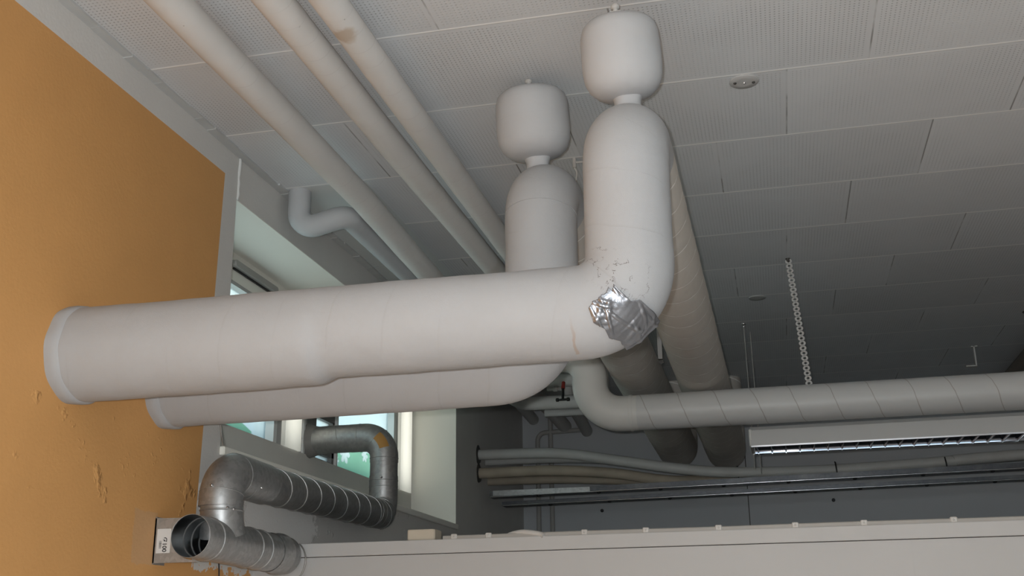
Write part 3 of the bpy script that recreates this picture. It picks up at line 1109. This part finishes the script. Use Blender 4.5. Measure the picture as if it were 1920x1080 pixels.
def channel(label, x0, x1, y0, y1, z0, z1, slope, mat, extra=None):
    root = empty('cable_channel', (x0, y0, z0), label, 'cable channel', 'zinc cable channels')
    th = .0025
    pr = [(y0, z0), (y1, z0), (y1, z1), (y1 - th, z1), (y1 - th, z0 + th), (y0 + th, z0 + th), (y0 + th, z1), (y0, z1)]
    m = MB()
    m.rings([[(x, y, z + slope * (x - x0)) for (y, z) in pr] for x in (x0, x1)], None, True, True, True, False)
    m.build('channel', M[mat], root)
    m = MB()
    m.tube([(x0, y0 - .001, z0 + .002), (x1, y0 - .001, z0 + .002 + slope * (x1 - x0))], .0032, 8)
    m.build('lip', M['lip'], root)
    for x in np.arange(x0 + .25, x1, .31):
        zz = z0 + slope * (x - x0)
        m = MB(); m.lathe([(.010, 0), (.010, .004), (.006, .0065), (.001, .007)], (x, (y0 + y1) / 2 - .012, zz), (0, 0, -1), 10)
        m.build('fixing_screw', M['black'], root)
    return root


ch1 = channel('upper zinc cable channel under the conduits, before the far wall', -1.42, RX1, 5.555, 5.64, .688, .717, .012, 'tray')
m = MB(); m.box((-1.40, 5.549, .694), (-.90, 5.554, .720)); tg_ = m.build('bright_splice', M['galv'], ch1); tg_['label'] = 'lighter zinc splice plate'
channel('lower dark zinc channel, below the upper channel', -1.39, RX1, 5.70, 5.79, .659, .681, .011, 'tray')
for i, x in enumerate((-.165, .30, .80)):
    m = MB()
    m.tube([(x, 5.6 - .029, .735), (x - .002, 5.6 - .031, .765), (x - .004, 5.6 - .02, .790), (x - .004, 5.6 + .012, .796)], .0035, 8)
    tag(m.build('cable_tie', M['black']), ('black tie round the pale conduit, below the lamp\'s left end', 'middle black tie on the pale conduit under the lamp', 'rightmost black tie on the pale conduit under the lamp')[i], 'cable tie', 'black cable ties')

# ------------------------------------------------------------------ small pipework in the dark far corner
def dim(label, pts, r, bends, mat='wrap_dim', name='branch_pipe', group='small pipes in the far corner'):
    m = MB(); m.tube(path(pts, bends, .05, 8), r, 24, deform=lumpy(.006, 1.0))
    return tag(m.build(name, M[mat]), label, 'pipe', group)


dim('grey pipe entering the far wall nearest the left corner', [(-1.32, 4.75, CEIL + .01), (-1.32, 4.75, 1.30), (-1.395, YF + .02, 1.268)], .033, [.05])
dim('grey pipe entering the far wall nearest the thick pipes', [(-1.0, 5.55, 1.36), (-1.0, 5.55, 1.19), (-1.069, YF + .02, 1.180)], .034, [.05])
dim('upper cross pipe behind the double bend', [(-1.10, 5.2, CEIL + .01), (-1.10, 5.2, 1.195), (-.86, 5.2, 1.193), (-.86, 5.2, CEIL + .01)], .033, [.06, .06])
dim('lower cross pipe with elbow behind the double bend', [(-1.235, 4.7, CEIL + .01), (-1.235, 4.7, 1.10), (-1.175, 5.3, 1.108), (-.78, 5.3, 1.104), (-.78, 5.3, CEIL)], .034, [.05, .07, .06])
dim('thinnest cross pipe under the lower cross pipe', [(-1.11, 5.5, 1.095), (-.80, 5.5, 1.092), (-.80, 5.5, 1.3)], .019, [.04])
vr = empty('valve', (-.94, 5.1, 1.16), 'black tee-handled valve with red stem among the corner pipes', 'valve')
m = MB(); m.tube([(-.94, 5.12, 1.163), (-.94, 5.1, 1.13)], .009, 10); m.build('stem_guard', M['red'], vr)
m = MB(); m.tube([(-.94, 5.1, 1.13), (-.94, 5.09, 1.075)], .006, 8); m.build('stem', M['black'], vr)
m = MB(); m.tube([(-.966, 5.09, 1.074), (-.914, 5.09, 1.074)], .0055, 8)
m.lathe([(.001, -.009), (.009, -.006), (.009, .006), (.001, .009)], (-.966, 5.09, 1.074), (1, 0, 0), 10)
m.lathe([(.001, -.009), (.009, -.006), (.009, .006), (.001, .009)], (-.914, 5.09, 1.074), (1, 0, 0), 10)
m.build('handle', M['black'], vr)
m = MB(); m.tube([(-1.03, 5.17, 1.146), (-.95, 5.17, 1.144)], .010, 14); m.lathe([(.011, 0), (.014, .002), (.014, .02), (.011, .022)], (-1.0, 5.17, 1.145), (1, 0, 0), 14, True, True)
m.build('valve_body', M['farpipe'], vr)
dim('left slender pipe down the far wall, elbowed at the top', [(-1.371, 6.525, Z0 + .01), (-1.366, 6.525, 1.180), (-1.10, 6.525, 1.186)], .014, [.05], 'farpipe', 'wall_pipe', 'slender pipes on the far wall')
dim('right slender straight pipe down the far wall', [(-1.286, 6.525, Z0 + .01), (-1.286, 6.525, 1.30)], .014, [], 'farpipe', 'wall_pipe', 'slender pipes on the far wall')
for (x, z, lab) in ((-.993, .707, 'dark plug in the far wall under the left of the channels'), (.318, .717, 'dark plug in the far wall below the middle of the channels')):
    m = MB(); m.lathe([(.010, 0), (.010, .006), (.007, .010)], (x, YF, z), (0, -1, 0), 14, False, True)
    tag(m.build('wall_plug', M['black']), lab, 'wall plug', 'dark wall plugs')

# ------------------------------------------------------------------ low partition in front, with cable and clips
PY, PZ = 3.0, .2235
m = MB(); m.box((WX, PY, Z0), (RX1, PY + .08, PZ))
for x in (.322,):
    m.box((x, PY - .0006, Z0), (x + .002, PY, PZ - .003))
struct(m.build('wall_partition', M['partition']), 'low cream partition wall across the bottom', 'wall')
m = MB(); m.box((WX, PY - .006, PZ + .0018), (RX1, PY + .086, .262), .0015)
struct(m.build('trim_7', M['rail']), 'cream capping rail on the low partition', 'trim')
xs = np.linspace(-.90, RX1, 46)
m = MB()
m.rings([[(x, PY - .002 + dy, .262 + dz + .0005 * math.sin(x * 9)) for (dy, dz) in ((0, 0), (0, .0085), (.002, .0105), (.008, .0105), (.010, .0085), (.010, 0))] for x in xs], None, True, True, True, False)
tag(m.build('cable', M['cable']), 'cream cable clipped along the top of the partition', 'cable')
clx = (-.868, -.770, -.505, -.340, -.150, .045, .215, .43, .655)
plc = ('leftmost', 'second from left', 'third from left', 'fourth from left', 'fifth from left', 'sixth from left', 'seventh from left', 'eighth from left', 'ninth from left')
proto = None
for i, x in enumerate(clx):
    if proto is None:
        m = MB()
        m.box((-.0085, -.007, -.001), (.0085, .007, .0132), .002)
        m.lathe([(.0025, 0), (.0025, .0015), (.001, .002)], (0, -.007, .006), (0, -1, 0), 8, True, True)
        o = m.build('cable_clip', M['clip'], lift=False)
        proto = o
    else:
        o = proto.copy()
        C.objects.link(o)
    o.location = v3((x, PY + .003, .2625))
    tag(o, 'small white clip on the partition cable, %s' % plc[i], 'clip', 'clips along the partition cable')
m = MB(); m.tube(smooth([(-.715, PY + .012, .268), (-.70, PY + .008, .272), (-.675, PY + .004, .2745), (-.65, PY + .001, .272), (-.625, PY, .267), (-.615, PY - .004, .262)]), .0075, 10)
tag(m.build('filler_lump', M['clip']), 'pale lump of filler where the cable bows up on the partition', 'filler')
m = MB(); m.box((-1.005, PY + .004, .2625), (-.925, PY + .070, .292), .003)
tag(m.build('beige_block', M['beige']), 'small beige wooden block on the left end of the partition', 'block')

# ------------------------------------------------------------------ galvanised duct
GXA = -1.359
duct = empty('galvanised_duct', (GXA, 2.6, .24), 'bare galvanised ventilation duct with open tee and bends through the window', 'duct')
R = .0515


def bead(mb, c, ax, r, w=.003, h=.0028, n=36):
    mb.lathe([(r - .001, -w), (r + h * .8, -w * .5), (r + h, 0), (r + h * .8, w * .5), (r - .001, w)], c, ax, n)


# tee: open front end, hollow
ty0, ty1 = 2.445, 2.93
axT = np.array((-.012, 1.0, -.020)); axT /= np.linalg.norm(axT)
oT = np.array((GXA, ty0, .242))
m = MB()
L = (ty1 - ty0)
m.lathe([(R - .0015, .004), (R - .0015, .001), (R - .0006, 0), (R, .001), (R, .1), (R, L - .10), (R, L)], oT, axT, 48, False, False)
for s_ in (.078, .30, .36):
    bead(m, oT + axT * s_, axT, R)
tee = m.build('tee', M['galv'], duct)
m = MB()
m.lathe([(R + .001, 0), (R + .002, .004), (R + .002, .055), (R + .006, .06), (R + .006, .066), (R + .002, .07), (R + .001, .11)], oT + axT * (L - .05), axT, 48)
m.build('end_collar', M['galv'], duct)
m = MB()
for s_ in (.06, .10, .14):                     # ribs seen inside the open mouth
    m.lathe([(R - .0015, s_ - .003), (R - .0042, s_), (R - .0015, s_ + .003)], oT, axT, 40)
m.build('inner_rib', M['galv'], tee)
m = MB(); m.lathe([(R - .0016, L), (R - .0016, .25), (R - .0016, .10), (R - .0016, .0035)], oT, axT, 48)
m.build('lining', M['inside'], tee)  # inner face of the tee, shade of the mouth is in its colour
# branch saddle on the tee
bY = ty0 + .150
m = MB()
m.tube([(GXA, bY + .01, .255), (GXA, bY, .290), (GXA, bY - .006, .335)], [R + .004, R + .0015, R], 40)
bead(m, (GXA, bY - .004, .315), (0, 0, 1), R)
m.build('branch_saddle', M['galv'], duct)
# first elbow
eY = bY - .01
xa2, y2, zt = -1.385, 3.86, .716
pD = path([(GXA, eY, .325), (GXA, eY, .415), (GXA - .002, eY + .24, .411)], [.072], .02, 16)
m = MB(); m.tube(pD, R + .0035, 44)
mid = len(pD) // 2
f_ = frames(pD)
bead(m, pD[3], f_[3][0], R + .003, .002, .0016); bead(m, pD[mid + 2], f_[mid + 2][0], R + .003, .002, .0016)
e1 = m.build('elbow', M['galv'], duct)
# long spiral duct
a = np.array((GXA - .002, eY + .10, .4085)); b = np.array((xa2, y2 - .02, .431))
m = MB()
m.tube(path([a, b], [], .05), R, 44)
ax = (b - a) / np.linalg.norm(b - a)
h1 = np.cross(ax, (0, 0, 1)); h1 /= np.linalg.norm(h1); h2 = np.cross(ax, h1)
LL = np.linalg.norm(b - a)
hel = []
pitch = .112
for i in range(int(LL / pitch * 28)):
    s_ = i * pitch / 28
    th = 2 * math.pi * i / 28
    hel.append(a + ax * s_ + (h1 * math.cos(th) + h2 * math.sin(th)) * (R + .0003))
m.build('spiral_section', M['galv_dark'], duct)
m = MB(); m.tube(hel, .0022, 6); m.build('spiral_seam', M['galv'], duct)
# end bends and the upper arm through the window
pE = path([b - ax * .12, np.array((xa2, y2, .431)), np.array((xa2, y2, .57))], [.062], .02, 14)
m = MB(); m.tube(pE, R + .0006, 44)
f_ = frames(pE)
for q in (2, len(pE) // 2, len(pE) - 3):
    bead(m, pE[q], f_[q][0], R, .002, .0016)
m.build('elbow', M['galv_dark'], duct)
m = MB(); m.tube([(xa2, y2, .55), (xa2, y2, .60), (xa2, y2, .645)], R - .0008, 44)
bead(m, (xa2, y2, .553), (0, 0, 1), R, .002, .002); bead(m, (xa2, y2, .635), (0, 0, 1), R, .002, .002)
m.build('riser', M['galv_dark'], duct)
pG = path([(xa2, y2, .62), (xa2, y2, zt), (xa2 - .13, y2, zt)], [.075], .02, 16)
m = MB(); m.tube(pG, R + .0006, 44)
f_ = frames(pG)
for q in (len(pG) // 2, len(pG) - 3):
    bead(m, pG[q], f_[q][0], R, .002, .0018)
e3 = m.build('elbow', M['galv_dark'], duct)
m = MB(); m.tube([(xa2 - .11, y2, zt), (xa2 - .2, y2, zt), (WIN - .008, y2 + .01, zt)], R, 44)
bead(m, (xa2 - .17, y2, zt), (1, .0, 0.25), R, .002, .002)
m.build('window_arm', M['galv_dark'], duct)
m = MB(); m.lathe([(R + .001, .05), (R + .004, .035), (R + .012, .01), (R + .016, 0)], (WIN - .009, y2 + .01, zt), (1, 0, 0), 40)
m.build('window_flange', M['board'], duct)
# orange sticker on the upper bend: a patch lying on the curved elbow
m = MB()
k0 = len(pG) // 2 - 6
fg = frames(pG)
rows = []
for k in range(k0, k0 + 7):
    row_ = []
    for j in range(6):
        # direction facing the room (towards -Y, i.e. the viewer)
        base_ = np.array((0, -1.0, 0)); tg0 = fg[k][0]
        base_ = base_ - tg0 * base_.dot(tg0); base_ /= np.linalg.norm(base_)
        oth = np.cross(tg0, base_)
        aa = math.radians(4 + j * 8)
        out_ = base_ * math.cos(aa) + oth * math.sin(aa) * (1 if (oth[0] + oth[2]) > 0 else -1)
        row_.append(tuple(pG[k] + out_ * (R + .0016)))
    rows.append(row_)
b0 = 0
m.v = [p for r_ in rows for p in r_]
for k in range(6):
    for j in range(5):
        m.face([k * 6 + j, k * 6 + j + 1, (k + 1) * 6 + j + 1, (k + 1) * 6 + j], None, True)
sk = m.build('sticker', M['sticker_orange'], e3); sk['label'] = 'faded orange sticker'
# pop rivets / screws
for (c, d) in (((GXA - .0, eY - R, .372), (0, -1, 0)), ((GXA + .035, bY - .04, .318), (.66, -.75, 0)), ((GXA + .045, bY - .028, .315), (.85, -.5, 0)), ((xa2 + .01, y2 - R, .56), (0.2, -1, 0)),
               ((GXA + .046, eY + .13, .386), (.9, 0, -.45)), ((GXA + .03, 2.82, .372), (.5, 0, -.85))):
    m = MB(); m.lathe([(.0045, 0), (.004, .003), (.001, .0045)], c, d, 8)
    m.build('screw_head', M['screw'], duct)

# bracket plate on the orange wall behind the open mouth, with its paper label
pl = empty('bracket_plate', (WX, 2.47, .235), 'square grey metal plate with white size label beside the open duct mouth', 'plate')
py_ = 2.462
cr_, ccx, ccz = R + .0025, GXA, .2413
pts = [(WX, .182), (WX + .118, .182), (ccx, ccz - cr_)]
a_end = math.asin(min(1, (.288 - ccz) / cr_))
for i in range(1, 15):
    an = -math.pi / 2 - (math.pi - (math.pi / 2 - a_end)) * i / 14 * .985
    pts.append((ccx + cr_ * math.cos(an), ccz + cr_ * math.sin(an)))
pts.append((WX, .288))
m = MB(); n_ = len(pts)
m.v = [(x, py_, z) for (x, z) in pts] + [(x, py_ + .004, z) for (x, z) in pts]
m.face(list(range(n_))); m.face([2 * n_ - 1 - i for i in range(n_)])
for i in range(n_):
    j = (i + 1) % n_
    m.face([i, n_ + i, n_ + j, j])
m.build('plate', M['galv'], pl)
m = MB(); m.box((WX, py_, .179), (WX + .004, py_ + .05, .291)); m.build('wall_flange', M['galv_dark'], pl)
m = MB(); m.box((WX + .008, py_ - .0006, .205), (WX + .0445, py_, .262)); lb = m.build('label', M['sticker_white'], pl)
m = MB()
zz = .2165
rr_ = np.random.RandomState(11)
while zz < .233:
    w_ = rr_.choice((.0006, .0009, .0014))
    m.box((WX + .0150, py_ - .0009, zz), (WX + .0215, py_ - .0006, zz + w_))
    zz += w_ + rr_.choice((.0007, .0011))
m.build('barcode', M['ink'], lb)
tc = bpy.data.curves.new('size_text', 'FONT')
tc.body = '\u00d8100'
tc.size = .0150
tc.offset = .0003
tc.align_x = 'LEFT'
tc.extrude = .0002
to = bpy.data.objects.new('size_text_tmp', tc)
C.objects.link(to)
bpy.context.view_layer.update()
dg = bpy.context.evaluated_depsgraph_get()
tm = bpy.data.meshes.new_from_object(to.evaluated_get(dg))
bpy.data.objects.remove(to)
# text plane XY -> plate plane: text x runs down (-z), text up runs to the right (+x)
mt = Matrix(((0, 1, 0, WX + .0250), (0, 0, -1, py_ - .0009), (-1, 0, 0, .2420 + EYE), (0, 0, 0, 1)))
tm.transform(mt)
tm.transform(Matrix.Translation(-pl.location))
tm.materials.clear(); tm.materials.append(M['ink'])
tobj = bpy.data.objects.new('size_text', tm)
C.objects.link(tobj); tobj.parent = lb

# wires
m = MB(); m.tube(smooth([(-1.355, 2.55, .525), (-1.352, 2.553, .50), (-1.345, 2.553, .474)]), .0022, 8)
tag(m.build('hanging_wire', M['wire']), 'thin wire from the thick pipe down to the duct elbow', 'wire')
m = MB(); m.tube(smooth([(-1.318, 2.985, .262), (-1.303, 2.982, .245), (-1.295, 2.98, .22), (-1.300, 2.98, .19), (-1.322, 2.98, .15)]), .0022, 8)
tag(m.build('hanging_wire', M['wire']), 'thin bent wire hanging down the partition beside the duct end', 'wire')
m = MB(); m.tube(smooth([(WX + .008, 2.78, .205), (WX + .008, 2.785, .18), (WX + .008, 2.79, .12)]), .002, 8)
tag(m.build('hanging_wire', M['black']), 'short black wire under the duct tee on the orange wall', 'wire')

# ------------------------------------------------------------------ ceiling plugs and hooks
def disc(x, y, r, label, mat, screws):
    root = empty('ceiling_plug', (x, y, CEIL), label, 'ceiling plug', 'round ceiling plugs')
    m = MB(); m.lathe([(r * .99, 0), (r, .0015), (r * .97, .003), (r * .5, .0038), (.002, .004)], (x, y, CEIL), (0, 0, -1), 40); m.build('cover', M[mat], root)
    if screws:
        for dx in (-.62, .62):
            m = MB(); m.lathe([(.0042, 0), (.0042, .003), (.001, .004)], (x + dx * r, y + dx * r * .12, CEIL - .0032), (0, 0, -1), 10)
            m.build('screw', M['darkmetal'], root)
        m = MB(); m.lathe([(.004, 0), (.003, .004), (.001, .005)], (x, y, CEIL - .0038), (0, 0, -1), 10); m.build('centre_screw', M['screw'], root)
    return root


disc(.009, 2.662, .038, 'round grey cover plate with two screws, nearest on the ceiling', 'caulk', True)
disc(-.005, 4.65, .037, 'round dark cover plate on the ceiling beside the perforated strap', 'frame_grey', False)
disc(1.18, 5.2, .030, 'small dark round plate on the ceiling at the far right edge', 'darkmetal', False)
for (x, y, lab) in ((-.505, 3.03, 'small white pipe hook in the ceiling between the two round vessels'),):
    m = MB()
    m.tube([(x, y, CEIL), (x, y, CEIL - .03)], .006, 10)
    m.tube([(x, y, CEIL - .012), (x + .035, y, CEIL - .014)], .0035, 8)
    m.tube(smooth([(x, y, CEIL - .03), (x + .006, y + .004, CEIL - .045), (x + .002, y + .006, CEIL - .07)]), .0028, 8)
    tag(m.build('ceiling_hook', M['clip']), lab, 'hook')
